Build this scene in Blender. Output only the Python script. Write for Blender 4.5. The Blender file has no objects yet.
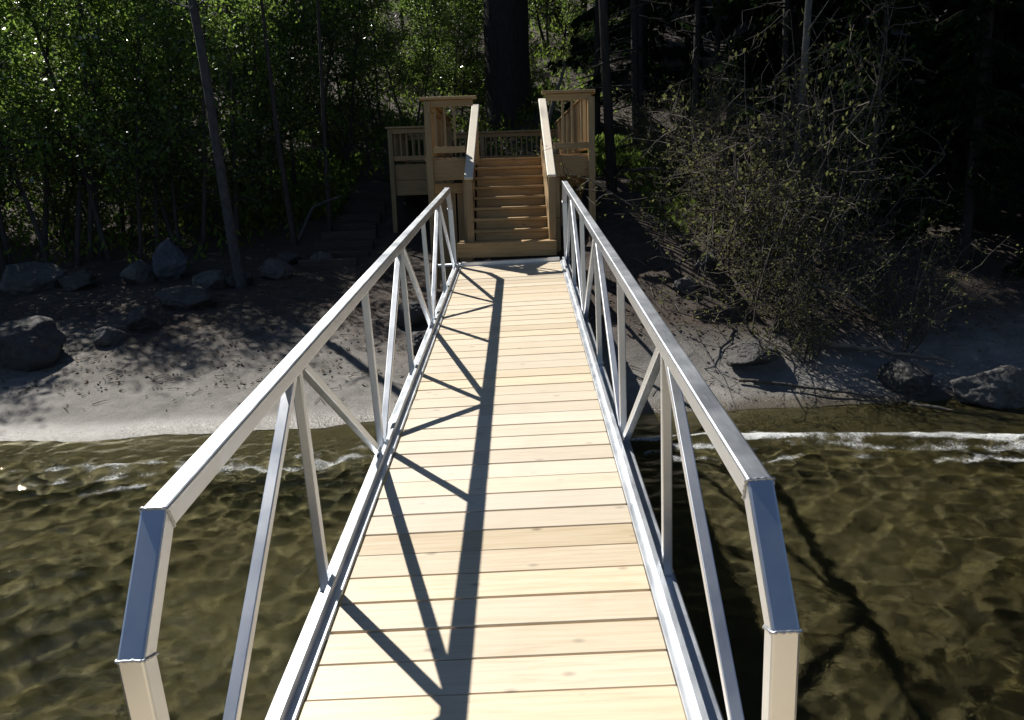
import bpy, bmesh, math, random
import numpy as np
from mathutils import Vector, Matrix, noise

SC = bpy.context.scene
COL = SC.collection
R = math.radians

# ------------------------------------------------------------------ camera, sky, sun, exposure
cam_d = bpy.data.cameras.new('camera'); cam = bpy.data.objects.new('camera', cam_d); COL.objects.link(cam)
cam_d.sensor_width = 36.0; cam_d.lens = 36.0 * 839.05 / 1024.0
cam_d.clip_start = 0.05; cam_d.clip_end = 2000.0
PIT, ROLL = R(12.6), -0.0328
Fv = Vector((0, math.cos(PIT), -math.sin(PIT))); r0 = Vector((1, 0, 0)); u0 = r0.cross(Fv)
rv = r0 * math.cos(ROLL) + u0 * math.sin(ROLL); uv = u0 * math.cos(ROLL) - r0 * math.sin(ROLL)
cam.matrix_world = Matrix(((rv.x, uv.x, -Fv.x, 0), (rv.y, uv.y, -Fv.y, 0), (rv.z, uv.z, -Fv.z, 2.35), (0, 0, 0, 1)))
SC.camera = cam

SUN = Vector((-0.437, 0.540, 0.719)).normalized()
ELEV = math.asin(SUN.z); AZ = math.atan2(SUN.x, SUN.y)      # azimuth from +Y towards +X
world = bpy.data.worlds.new('World'); SC.world = world; world.use_nodes = True
wn = world.node_tree; wn.nodes.clear()
sky = wn.nodes.new('ShaderNodeTexSky'); sky.sky_type = 'NISHITA'; sky.sun_disc = False
sky.sun_elevation = ELEV; sky.sun_rotation = AZ; sky.air_density = 0.65; sky.dust_density = 0.1; sky.ozone_density = 1.5
bg = wn.nodes.new('ShaderNodeBackground'); bg.inputs['Strength'].default_value = 0.05
wo = wn.nodes.new('ShaderNodeOutputWorld')
wn.links.new(sky.outputs[0], bg.inputs[0]); wn.links.new(bg.outputs[0], wo.inputs[0])
sun_d = bpy.data.lights.new('sun', 'SUN'); sun_d.energy = 4.3; sun_d.angle = R(0.5); sun_d.color = (1.0, 0.965, 0.90)
sun_d.cycles.is_caustics_light = True
sun = bpy.data.objects.new('sun', sun_d); COL.objects.link(sun)
sun.rotation_euler = SUN.to_track_quat('Z', 'Y').to_euler(); sun.location = (0, 0, 60)
SC.view_settings.view_transform = 'Standard'; SC.view_settings.look = 'None'
SC.view_settings.exposure = 0.75; SC.view_settings.gamma = 1.0; SC.view_settings.use_curve_mapping = False
SC.cycles.max_bounces = 8; SC.cycles.transparent_max_bounces = 24
SC.cycles.caustics_reflective = False; SC.cycles.caustics_refractive = True

# ------------------------------------------------------------------ node helpers
class NT:
    def __init__(s, name):
        s.m = bpy.data.materials.new(name); s.m.use_nodes = True; s.t = s.m.node_tree; s.t.nodes.clear()
        s.out = s.t.nodes.new('ShaderNodeOutputMaterial')
    def n(s, typ, ins=None, **kw):
        nd = s.t.nodes.new(typ)
        for k, v in kw.items(): setattr(nd, k, v)
        for k, v in (ins or {}).items(): s.set(nd, k, v)
        return nd
    def set(s, nd, k, v):
        if isinstance(v, bpy.types.NodeSocket): s.t.links.new(v, nd.inputs[k])
        elif isinstance(v, bpy.types.Node): s.t.links.new(v.outputs[0], nd.inputs[k])
        else:
            if isinstance(v, tuple) and len(v) == 3 and nd.inputs[k].type == 'RGBA': v = (*v, 1)
            nd.inputs[k].default_value = v
    def coord(s, scale=(1, 1, 1), obj=True):
        c = s.n('ShaderNodeTexCoord'); mp = s.n('ShaderNodeMapping', {'Vector': c.outputs['Object'], 'Scale': scale}); return mp.outputs[0]
    def noise(s, vec, scale, detail=4, rough=.55, dist=0):
        return s.n('ShaderNodeTexNoise', {'Vector': vec, 'Scale': scale, 'Detail': detail, 'Roughness': rough, 'Distortion': dist}).outputs[0]
    def ramp(s, fac, *stops):
        r = s.n('ShaderNodeValToRGB', {'Fac': fac}); e = r.color_ramp.elements
        while len(e) < len(stops): e.new(.5)
        for el, (p, c) in zip(e, stops):
            el.position = p; el.color = (*c, 1) if isinstance(c, tuple) else (c, c, c, 1)
        return r.outputs[0]
    def mix(s, fac, a, b, mode='MIX'):
        x = s.n('ShaderNodeMix', data_type='RGBA', blend_type=mode)
        s.set(x, 0, fac); s.set(x, 6, a); s.set(x, 7, b); return x.outputs[2]
    def math(s, op, a, b=0.0, clamp=False):
        x = s.n('ShaderNodeMath', operation=op, use_clamp=clamp); s.set(x, 0, a); s.set(x, 1, b); return x.outputs[0]
    def attr(s, name): return s.n('ShaderNodeAttribute', attribute_name=name)
    def bump(s, h, strength=.3, dist=.01, normal=None):
        b = s.n('ShaderNodeBump', {'Height': h, 'Strength': strength, 'Distance': dist})
        if normal is not None: s.set(b, 'Normal', normal)
        return b.outputs[0]
    def principled(s, **kw):
        p = s.n('ShaderNodeBsdfPrincipled', {k.replace('_', ' '): v for k, v in kw.items()})
        s.t.links.new(p.outputs[0], s.out.inputs[0]); return p
    def surf(s, sock): s.t.links.new(sock, s.out.inputs[0])

def wood_mat(name, light, mid, dark, grain_axis='x', knots=True, rough=.6, dirt=0.25):
    t = NT(name); a = t.attr('tint')
    c = t.n('ShaderNodeTexCoord')
    off = t.n('ShaderNodeVectorMath', {0: c.outputs['Object']}, operation='ADD')
    sc = t.n('ShaderNodeVectorMath', {0: a.outputs['Vector'], 1: (37., 91., 53.)}, operation='MULTIPLY'); t.set(off, 1, sc.outputs[0])
    s = {'x': (1.2, 22, 22), 'y': (22, 1.2, 22), 'z': (22, 22, 1.2)}[grain_axis]
    mp = t.n('ShaderNodeMapping', {'Vector': off.outputs[0], 'Scale': s})
    g = t.noise(mp.outputs[0], 2.2, 6, .62, .6)
    col = t.ramp(g, (.25, dark), (.5, mid), (.72, light))
    mp2 = t.n('ShaderNodeMapping', {'Vector': off.outputs[0], 'Scale': {'x': (4.5, 8, 8), 'y': (8, 4.5, 8), 'z': (8, 8, 4.5)}[grain_axis]})
    if knots:
        v = t.n('ShaderNodeTexVoronoi', {'Vector': mp2.outputs[0], 'Scale': 1.1, 'Randomness': 1.0})
        sel = t.math('GREATER_THAN', t.n('ShaderNodeSeparateColor', {0: v.outputs['Color']}).outputs[0], .60)
        k = t.math('MULTIPLY', t.ramp(v.outputs['Distance'], (.06, 1.), (.17, 0.)), sel)
        col = t.mix(t.math('MULTIPLY', k, .75), col, tuple(x * .42 for x in dark))
    sep = t.n('ShaderNodeSeparateColor', {0: a.outputs['Color']})
    b = t.math('ADD', t.math('MULTIPLY', sep.outputs[0], .30), .80)
    col = t.mix(1., col, t.n('ShaderNodeCombineColor', {0: b, 1: b, 2: b}).outputs[0], 'MULTIPLY')
    pale = t.math('MULTIPLY', sep.outputs[1], .65)  # whitening by tint; on the mid-deck it carries painted sheen
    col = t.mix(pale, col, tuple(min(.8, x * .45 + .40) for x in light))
    d = t.noise(c.outputs['Object'], 3.0, 5, .6)
    col = t.mix(t.ramp(d, (.52, 0.), (.75, dirt)), col, tuple(x * .5 for x in mid))
    t.principled(Base_Color=col, Roughness=rough, Normal=t.bump(g, .25, .002))
    return t.m

def metal_mat(name, base=.72, rough=.40):
    t = NT(name); c = t.coord()
    n1 = t.noise(c, 3.5, 4, .6); n2 = t.noise(t.coord((90, 1.5, 90)), 6, 3, .6)
    col = t.ramp(n1, (.3, (base * .80, base * .85, base * .92)), (.7, (base * .97, base, base * 1.04)))
    r = t.math('ADD', t.math('MULTIPLY', n2, .16), t.math('ADD', t.math('MULTIPLY', n1, .26), rough - .20))
    sm = t.noise(c, 14, 5, .65)
    col = t.mix(t.ramp(sm, (.55, 0.), (.8, .3)), col, (.50, .50, .50))
    t.principled(Base_Color=col, Metallic=1.0, Roughness=r, Normal=t.bump(t.math('ADD', n2, t.math('MULTIPLY', sm, 1.5)), .10, .001))
    return t.m

def bark_mat(name, dark, light, sc=(8, 8, 1.6), strength=.8):
    t = NT(name); c = t.coord(sc); g = t.noise(c, 2.5, 6, .65, .4)
    col = t.ramp(g, (.3, dark), (.72, light))
    t.principled(Base_Color=col, Roughness=.9, Normal=t.bump(g, strength, .03)); return t.m

def leaf_mat(name, dark, light, trans, tw=.45, gloss=0.0):
    t = NT(name); a = t.attr('tint'); s = t.n('ShaderNodeSeparateColor', {0: a.outputs['Color']})
    col = t.mix(s.outputs[0], dark, light)
    tc = t.mix(s.outputs[0], tuple(x * .7 for x in trans), trans)
    d = t.n('ShaderNodeBsdfDiffuse', {'Color': col}); tr = t.n('ShaderNodeBsdfTranslucent', {'Color': tc})
    m = t.n('ShaderNodeMixShader', {0: tw, 1: d.outputs[0], 2: tr.outputs[0]})
    if gloss:
        gl = t.n('ShaderNodeBsdfGlossy', {'Color': (1, 1, 1), 'Roughness': .38}); fr = t.n('ShaderNodeFresnel', {'IOR': 1.4})
        m = t.n('ShaderNodeMixShader', {0: t.math('MULTIPLY', fr.outputs[0], gloss), 1: m.outputs[0], 2: gl.outputs[0]})
    t.surf(m.outputs[0]); return t.m

def rock_mat(name, a, b, wet=0.0):
    t = NT(name); c = t.coord(); g = t.noise(c, 3, 8, .65); sp = t.noise(c, 28, 4, .7)
    col = t.ramp(g, (.3, a), (.7, b)); col = t.mix(t.ramp(sp, (.45, 0.), (.7, .5)), col, tuple(x * .4 for x in a))
    t.principled(Base_Color=col, Roughness=.85 - .5 * wet, Normal=t.bump(t.math('ADD', g, t.math('MULTIPLY', sp, .3)), .7, .05)); return t.m

M = {}
M['plank'] = wood_mat('pine_plank', (.70, .585, .41), (.64, .51, .335), (.51, .375, .22), 'x', dirt=.18, rough=.5)
M['treated_x'] = wood_mat('treated_board', (.50, .345, .165), (.43, .28, .12), (.29, .175, .072), 'x', knots=True)
M['treated_y'] = wood_mat('treated_beam', (.46, .325, .16), (.40, .265, .12), (.28, .17, .072), 'y', knots=False)
M['treated_z'] = wood_mat('treated_post', (.41, .295, .15), (.355, .245, .115), (.25, .16, .07), 'z', knots=False)
M['cap_y'] = wood_mat('handrail_board', (.84, .76, .63), (.80, .71, .57), (.70, .59, .45), 'y', knots=False)
M['old_wood'] = wood_mat('weathered_timber', (.075, .06, .048), (.05, .04, .03), (.028, .022, .017), 'x', knots=False, rough=.85)
M['metal'] = metal_mat('brushed_aluminium')
M['weld'] = metal_mat('weld_seam', .5, .45)
M['bark_dark'] = bark_mat('dark_bark', (.012, .010, .009), (.045, .036, .030))
M['bark_grey'] = bark_mat('grey_bark', (.03, .03, .032), (.085, .082, .08), (6, 6, 3))
M['bark_pale'] = bark_mat('pale_bark', (.05, .048, .045), (.17, .16, .145), (5, 5, 2.5))
M['bark_twig'] = bark_mat('twig_bark', (.035, .03, .025), (.12, .10, .082))
M['bark_alder'] = bark_mat('stem_bark', (.025, .022, .02), (.07, .062, .055))
M['drift'] = bark_mat('driftwood', (.10, .085, .065), (.26, .22, .17), (2, 10, 10))
M['leaf'] = leaf_mat('broad_leaf', (.045, .08, .018), (.13, .20, .045), (.30, .45, .08), .5, .25)
M['leaf_deep'] = leaf_mat('shade_leaf', (.03, .06, .016), (.10, .16, .045), (.36, .55, .11), .55)
M['leaf_bud'] = leaf_mat('young_leaf', (.06, .065, .025), (.15, .15, .065), (.20, .21, .08), .4)
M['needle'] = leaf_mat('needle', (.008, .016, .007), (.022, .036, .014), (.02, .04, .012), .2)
M['fern'] = leaf_mat('fern_leaf', (.06, .10, .02), (.15, .21, .05), (.25, .36, .07))
M['litter'] = leaf_mat('dead_leaf', (.03, .02, .013), (.15, .105, .065), (.1, .06, .03), .15)
M['rock'] = rock_mat('granite', (.05, .048, .046), (.135, .13, .12))
M['rock_blue'] = rock_mat('slate_rock', (.042, .046, .055), (.11, .12, .14))
M['rock_dark'] = rock_mat('dark_rock', (.03, .028, .026), (.085, .08, .075))
M['rock_wet'] = rock_mat('wet_rock', (.04, .038, .033), (.12, .11, .09), .8)

# ------------------------------------------------------------------ mesh builder
class MB:
    def __init__(s): s.v = []; s.f = []; s.t = []
    def add(s, vs, fs, tint=None):
        b = len(s.v); s.v += [tuple(v) for v in vs]
        tint = tint or (random.random(), 0.0, random.random())
        for f in fs: s.f.append(tuple(b + i for i in f)); s.t.append(tint)
    def box(s, c, d, rot=None, tint=None, bev=0.0):
        x, y, z = d[0] / 2, d[1] / 2, d[2] / 2
        if bev <= 0:
            vs = [Vector((sx * x, sy * y, sz * z)) for sx in (-1, 1) for sy in (-1, 1) for sz in (-1, 1)]
            fs = [(0, 1, 3, 2), (4, 6, 7, 5), (0, 4, 5, 1), (2, 3, 7, 6), (0, 2, 6, 4), (1, 5, 7, 3)]
        else:
            bm = bmesh.new(); bmesh.ops.create_cube(bm, size=1.0)
            for v in bm.verts: v.co = Vector((v.co.x * 2 * x, v.co.y * 2 * y, v.co.z * 2 * z))
            bmesh.ops.bevel(bm, geom=list(bm.edges), offset=bev, segments=1, affect='EDGES')
            bm.verts.ensure_lookup_table(); bm.verts.index_update()
            vs = [v.co.copy() for v in bm.verts]; fs = [tuple(v.index for v in f.verts) for f in bm.faces]; bm.free()
        if rot is not None: vs = [rot @ v for v in vs]
        c = Vector(c); s.add([v + c for v in vs], fs, tint)
    def beam(s, a, b, w, h, up=(0, 0, 1), tint=None, bev=0.0):
        a, b = Vector(a), Vector(b); d = b - a; L = d.length; d.normalize(); up = Vector(up)
        x = d.cross(up).normalized(); z = x.cross(d)
        s.box((a + b) / 2, (w, L, h), Matrix((x, d, z)).transposed(), tint, bev)
    def tube(s, pts, rad, n=6, cap=True, tint=None):
        pts = [Vector(p) for p in pts]; rings = []; N = len(pts); ref = Vector((.31, .77, .11)).normalized()
        for i, p in enumerate(pts):
            d = (pts[min(i + 1, N - 1)] - pts[max(i - 1, 0)]).normalized()
            if abs(d.dot(ref)) > .95: ref = Vector((.9, -.2, .3)).normalized()
            x = d.cross(ref).normalized(); y = d.cross(x); r = rad[i] if hasattr(rad, '__len__') else rad
            rings.append([p + (x * math.cos(k * 2 * math.pi / n) + y * math.sin(k * 2 * math.pi / n)) * r for k in range(n)])
        vs = [v for r_ in rings for v in r_]
        fs = [(i * n + k, i * n + (k + 1) % n, (i + 1) * n + (k + 1) % n, (i + 1) * n + k) for i in range(N - 1) for k in range(n)]
        if cap: fs += [tuple(reversed(range(n))), tuple(range((N - 1) * n, N * n))]
        s.add(vs, fs, tint)
    def profile(s, prof, path, tint=None):   # closed 2D profile (x, n) swept with mitres along a path in the YZ plane
        path = [Vector((0, p[0], p[1])) for p in path]; N = len(path); n = len(prof); rings = []
        for i, p in enumerate(path):
            d1 = (path[i] - path[i - 1]).normalized() if i else None
            d2 = (path[i + 1] - path[i]).normalized() if i < N - 1 else None
            d1 = d1 or d2; d2 = d2 or d1
            n1 = Vector((0, -d1.z, d1.y)); n2 = Vector((0, -d2.z, d2.y)); b = (n1 + n2).normalized(); k = 1 / max(.2, b.dot(n1))
            rings.append([p + Vector((q[0], 0, 0)) + b * (q[1] * k) for q in prof])
        vs = [v for r_ in rings for v in r_]
        fs = [(i * n + k, i * n + (k + 1) % n, (i + 1) * n + (k + 1) % n, (i + 1) * n + k) for i in range(N - 1) for k in range(n)]
        fs += [tuple(reversed(range(n))), tuple(range((N - 1) * n, N * n))]
        s.add(vs, fs, tint)
    def mesh(s, name, mat, smooth=False):
        me = bpy.data.meshes.new(name); me.from_pydata(s.v, [], s.f)
        at = me.attributes.new('tint', 'FLOAT_COLOR', 'CORNER')
        tot = np.empty(len(me.polygons), np.int32); me.polygons.foreach_get('loop_total', tot)
        arr = np.repeat(np.array([(*t, 1.0) for t in s.t], np.float32), tot, axis=0)
        at.data.foreach_set('color', arr.ravel())
        if smooth: me.polygons.foreach_set('use_smooth', np.ones(len(me.polygons), bool))
        me.materials.append(mat); me.update(); return me
    def build(s, name, mat, parent=None, smooth=False, recalc=True):
        me = s.mesh(name, mat, smooth)
        if recalc:
            bm = bmesh.new(); bm.from_mesh(me); bmesh.ops.recalc_face_normals(bm, faces=bm.faces); bm.to_mesh(me); bm.free()
        o = bpy.data.objects.new(name, me); COL.objects.link(o)
        if parent is not None: o.parent = parent
        return o

def rrect(w, h, r, k=3):
    out = []
    for cx, cy, a0 in ((w / 2 - r, h / 2 - r, 0), (-w / 2 + r, h / 2 - r, 90), (-w / 2 + r, -h / 2 + r, 180), (w / 2 - r, -h / 2 + r, 270)):
        for i in range(k + 1):
            a = R(a0 + 90 * i / k); out.append((cx + r * math.cos(a), cy + r * math.sin(a)))
    return out

def tag(o, label=None, cat=None, group=None, kind=None):
    for k, v in (('label', label), ('category', cat), ('group', group), ('kind', kind)):
        if v: o[k] = v
    return o
def empty(name, loc=(0, 0, 0), parent=None):
    o = bpy.data.objects.new(name, None); COL.objects.link(o); o.location = loc; o.empty_display_size = .2
    if parent is not None: o.parent = parent
    return o
def copy_tree(o, parent=None):
    c = o.copy(); COL.objects.link(c)
    if parent is not None: c.parent = parent
    for ch in [x for x in COL.objects if x.parent == o]: copy_tree(ch, c)
    return c

# quick numpy leaf cloud -> mesh
def leaf_mesh(name, centres, sizes, mat, seed, aspect=.55, flat=0.0, dirs=None, bright=None):
    rg = np.random.default_rng(seed); n = len(centres)
    d = rg.normal(size=(n, 3)) if dirs is None else dirs + rg.normal(scale=.25, size=(n, 3))
    d /= np.linalg.norm(d, axis=1, keepdims=True)
    q = rg.normal(size=(n, 3)); q[:, 2] += flat * np.sign(rg.random(n) - .15); x = np.cross(d, q); x /= np.linalg.norm(x, axis=1, keepdims=True) + 1e-9
    nn = np.cross(x, d)
    s = np.asarray(sizes)[:, None]; c = np.asarray(centres)
    v = np.empty((n, 4, 3))
    v[:, 0] = c - d * s * .5; v[:, 2] = c + d * s * .5
    fold = nn * s * .08
    v[:, 1] = c + x * s * aspect * .5 + fold; v[:, 3] = c - x * s * aspect * .5 + fold
    me = bpy.data.meshes.new(name); me.vertices.add(4 * n); me.vertices.foreach_set('co', v.ravel())
    me.loops.add(4 * n); me.loops.foreach_set('vertex_index', np.arange(4 * n, dtype=np.int32))
    me.polygons.add(n); me.polygons.foreach_set('loop_start', np.arange(0, 4 * n, 4, dtype=np.int32)); me.polygons.foreach_set('loop_total', np.full(n, 4, np.int32))
    at = me.attributes.new('tint', 'FLOAT_COLOR', 'CORNER')
    t = rg.random(n) if bright is None else bright
    a = np.stack([t, rg.random(n), rg.random(n), np.ones(n)], 1).astype(np.float32)
    at.data.foreach_set('color', np.repeat(a, 4, axis=0).ravel())
    me.materials.append(mat); me.update(); me.validate(); return me
def link(name, me, parent=None):
    o = bpy.data.objects.new(name, me); COL.objects.link(o)
    if parent is not None: o.parent = parent
    return o

# ------------------------------------------------------------------ terrain
def sstep(a, b, x): t = min(1, max(0, (x - a) / (b - a))); return t * t * (3 - 2 * t)
def pw(x, pts):
    if x <= pts[0][0]: return pts[0][1] + (x - pts[0][0]) * pts[0][2] if len(pts[0]) > 2 else pts[0][1]
    for (x0, y0, *_), (x1, y1, *_) in zip(pts, pts[1:]):
        if x <= x1: return y0 + (y1 - y0) * (x - x0) / (x1 - x0)
    return pts[-1][1]
LEFT = [(-40, -9), (-6, -1.9), (0, -1.2), (5, -.55), (7.85, 0), (8.5, .13), (10, .42), (12.2, .78), (14, 1.0), (16.5, 1.3), (20, 2.3), (30, 6), (60, 20), (130, 52)]
RIGHT = [(-40, -9), (-6, -1.9), (0, -1.2), (5, -.55), (7.95, 0), (8.7, .2), (9.6, .62), (11, 1.25), (13, 1.85), (16, 2.25), (20, 2.9), (30, 7), (60, 22), (130, 54)]
def ground_z(x, y):
    k = sstep(-.6, 1.4, x); wob = .35 * noise.noise((x * .35, 3.1, 0))
    yy = y + wob * (1 if y < 13 else .4)
    z = pw(yy, LEFT) * (1 - k) + pw(yy, RIGHT) * k
    if y > 12: z += .14 * sstep(12, 16, y) * noise.noise((x * .5, y * .5, 1.7))
    a = .035 if y > 8.2 else .02
    z += a * noise.noise((x * 1.3, y * 1.3, 5.)) + a * .5 * noise.noise((x * 4, y * 4, 9.))
    if z > .1: z += .02 * noise.noise((x * 9, y * 9, 2.)) * min(1, (z - .1) * 4)
    return z
def make_grid(name, xs, ys, zf, mat, attr=None):
    nx, ny = len(xs), len(ys)
    co = np.array([(x, y, zf(x, y)) for y in ys for x in xs])
    i = np.arange((nx - 1) * (ny - 1)); a = (i // (nx - 1)) * nx + i % (nx - 1)
    q = np.stack([a, a + 1, a + nx + 1, a + nx], 1).astype(np.int32)
    me = bpy.data.meshes.new(name); me.vertices.add(len(co)); me.vertices.foreach_set('co', co.ravel())
    me.loops.add(q.size); me.loops.foreach_set('vertex_index', q.ravel()); me.polygons.add(len(q))
    me.polygons.foreach_set('loop_start', np.arange(0, q.size, 4, dtype=np.int32)); me.polygons.foreach_set('loop_total', np.full(len(q), 4, np.int32))
    me.polygons.foreach_set('use_smooth', np.ones(len(q), bool)); me.materials.append(mat); me.update(); return me
def spaced(*segs):
    out = []
    for a, b, s in segs: out += list(np.arange(a, b - 1e-6, s))
    return out + [segs[-1][1]]

t = NT('shore_ground')
c = t.coord(); geo = t.n('ShaderNodeNewGeometry'); pos = t.n('ShaderNodeSeparateXYZ', {0: geo.outputs['Position']})
n_big = t.noise(c, .7, 5, .6); n_mid = t.noise(c, 4, 6, .65); n_fine = t.noise(c, 45, 4, .7)
sand = t.ramp(n_mid, (.3, (.125, .116, .104)), (.7, (.25, .234, .212)))
sand = t.mix(t.ramp(n_fine, (.5, 0.), (.68, .55)), sand, (.09, .075, .06))
soil = t.ramp(n_mid, (.3, (.02, .015, .011)), (.7, (.065, .046, .034)))
soil = t.mix(t.ramp(n_fine, (.45, 0.), (.7, .6)), soil, (.11, .075, .055))
zz = t.math('ADD', pos.outputs[2], t.math('MULTIPLY', t.math('SUBTRACT', n_big, .5), .8))
k = t.n('ShaderNodeMapRange', {'Value': zz, 'From Min': .22, 'From Max': .62}).outputs[0]
col = t.mix(k, sand, soil)
wet = t.n('ShaderNodeMapRange', {'Value': t.math('ADD', pos.outputs[2], t.math('MULTIPLY', t.math('SUBTRACT', n_mid, .5), .05)), 'From Min': .03, 'From Max': .10, 'To Min': 1., 'To Max': 0.}).outputs[0]
col = t.mix(t.math('MULTIPLY', wet, .75), col, (.075, .06, .04))
# lake bed: brown silt and pebbles with paler, algae-yellow ridges of sand between them
v1 = t.n('ShaderNodeTexVoronoi', {'Vector': c, 'Scale': 9., 'Randomness': 1.})
peb = t.ramp(t.n('ShaderNodeSeparateColor', {0: v1.outputs['Color']}).outputs[0], (0., (.007, .0065, .0018)), (1., (.046, .039, .0085)))
silt = t.ramp(n_mid, (.3, (.010, .009, .0024)), (.7, (.044, .037, .007)))
bed = t.mix(t.ramp(n_big, (.35, .15), (.65, .65)), peb, silt)
bed = t.mix(t.ramp(n_fine, (.5, 0.), (.7, .5)), bed, (.07, .054, .017))
ub = t.n('ShaderNodeMapRange', {'Value': pos.outputs[2], 'From Min': -.02, 'From Max': .02, 'To Min': 1., 'To Max': 0.}).outputs[0]
col = t.mix(ub, col, bed)
rg_ = t.math('SUBTRACT', .95, t.math('MULTIPLY', wet, .6))
t.principled(Base_Color=col, Roughness=rg_, Normal=t.bump(t.math('ADD', n_mid, t.math('MULTIPLY', n_fine, .5)), .55, .04))
M['ground'] = t.m
gx = spaced((-90, -14, 4), (-14, -8, .4), (-8, 8, .11), (8, 14, .4), (14, 90, 4))
gy = spaced((-60, -2, 4), (-2, 6, .25), (6, 16, .1), (16, 24, .3), (24, 130, 3))
ground = link('ground', make_grid('ground', gx, gy, ground_z, M['ground'])); tag(ground, kind='structure'); ground.cycles.is_caustics_receiver = True

# ------------------------------------------------------------------ water
WAVE = .0024
def wave_field(x, y):                       # short wind ripples: many small plane waves running towards the shore
    wr = np.random.default_rng(12); z = np.zeros(len(x)); nw = 60
    wl = .065 * (4.6 ** wr.random(nw)); wa = R(90) + wr.normal(scale=R(60), size=nw); k = 2 * np.pi / wl
    am = wl ** 1.75; am *= 1 / math.sqrt((am ** 2).sum() / 2)
    for i in range(nw): z += am[i] * np.sin(k[i] * (math.cos(wa[i]) * x + math.sin(wa[i]) * y) + wr.random() * 6.283)
    calm = np.clip((7.95 - y) / .5, .1, 1)
    patch = .95 + .42 * np.sin(1.1 * x + .6 * np.sin(1.7 * y) + 1.3) * np.sin(1.5 * y - .7 * x + .8 * np.sin(1.3 * x)) + .2 * np.sin(2.9 * x + 2.1 * y)
    return z * patch * WAVE * calm * (1 + np.where(x < -.6, 3.4, 2.2) * np.exp(-((y - 6.75) / .42) ** 2))
def wave_z(x, y):
    z = .012 * math.sin(3.4 * y + .9 * x + 2.2 * noise.noise((x * .6, y * .5, 0)))
    yc = 6.95 + .28 * noise.noise((x * .45, 7.7, 0)) - .10 * sstep(0, 4, abs(x - 1))       # the little breaker
    d = y - yc; z += .04 * math.exp(-(d / (.09 if d > 0 else .22)) ** 2) * (.7 + .5 * noise.noise((x * 1.6, 1.1, 3)))
    return z * (1 if y < 7.6 else max(.12, 1 - (y - 7.6) * 1.6))
t = NT('lake_water'); c = t.coord()
n1 = t.noise(c, 9, 5, .6, .5); n2 = t.noise(c, 55, 3, .6)
h = t.math('ADD', n1, t.math('MULTIPLY', n2, .30)); nrm = t.bump(h, .24, .02)
wat = t.n('ShaderNodeBsdfGlass', {'Color': (.93, .90, .70), 'Roughness': 0.0, 'IOR': 1.33, 'Normal': nrm})
fo = t.n('ShaderNodeBsdfDiffuse', {'Color': (.78, .80, .80)})
a = t.attr('foam'); dc = t.n('ShaderNodeVectorMath', {0: c, 1: t.n('ShaderNodeTexNoise', {'Vector': c, 'Scale': 7.}).outputs['Color']}, operation='ADD')
lace = t.n('ShaderNodeTexVoronoi', {'Vector': t.n('ShaderNodeMapping', {'Vector': dc.outputs[0], 'Scale': (1, 1.5, 1)}).outputs[0], 'Scale': 19.}, feature='DISTANCE_TO_EDGE').outputs['Distance']
lc = t.ramp(lace, (.0, 1.), (.22, 0.)); nf = t.noise(t.coord((1, 1.6, 1)), 75, 3, .7, .3); nf2 = t.noise(c, 2.6, 4, .65)
fm = t.math('ADD', t.math('MULTIPLY', lc, .35), t.math('MULTIPLY', nf, .55)); fm = t.math('ADD', fm, t.math('MULTIPLY', t.math('SUBTRACT', nf2, .5), 1.5))
fm = t.math('MULTIPLY', t.math('ADD', fm, a.outputs['Fac']), t.math('GREATER_THAN', a.outputs['Fac'], .03))
fm = t.ramp(fm, (.90, 0.), (1.22, .62))
sh = t.n('ShaderNodeMixShader', {0: fm, 1: wat.outputs[0], 2: fo.outputs[0]}); t.surf(sh.outputs[0]); M['water'] = t.m
wx = spaced((-90, -10, 4), (-10, -5.4, .25), (-5.4, 5.4, .016), (5.4, 10, .25), (10, 90, 4))
wy = spaced((-140, -20, 8), (-20, 1, .5), (1, 2.2, .03), (2.2, 6, .015), (6, 8.7, .02))
me = make_grid('water', wx, wy, wave_z, M['water'])
co = np.empty(len(me.vertices) * 3); me.vertices.foreach_get('co', co); co = co.reshape(-1, 3)
co[:, 2] += wave_field(co[:, 0], co[:, 1]); me.vertices.foreach_set('co', co.ravel()); me.update()
fa = np.zeros(len(co), np.float32)
for i, (x, y, z) in enumerate(co):
    if 5.8 < y < 8.7:
        yc = 6.95 + .28 * noise.noise((x * .45, 7.7, 0)) - .10 * sstep(0, 4, abs(x - 1)); d = y - yc
        gx_ = (1.0 if x > .5 else .72) * (.85 + .45 * noise.noise((x * .8, 4.2, 1)))  # left foam kept to white specks that double as painted sun glitter
        g2 = .8 + .5 * noise.noise((x * 1.1, 9.2, 4)); wg = .07 * noise.noise((x * 2.3, 5.5, 1)) + .035 * noise.noise((x * 6, 1.5, 8)); d += wg; d2 = d + .16 * noise.noise((x * 1.3, 2.2, 6)) + wg * .8
        fa[i] = gx_ * .60 * math.exp(-((d - .02) / (.07 + .09 * abs(noise.noise((x * 1.4, 3.3, 3)) + .35))) ** 2) + g2 * .44 * math.exp(-((d2 + .26) / .10) ** 2) + gx_ * .36 * math.exp(-((d2 + .52) / .08) ** 2)
me.attributes.new('foam', 'FLOAT', 'POINT').data.foreach_set('value', fa)
water = link('water', me); tag(water, kind='structure'); water.cycles.is_caustics_caster = True

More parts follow.
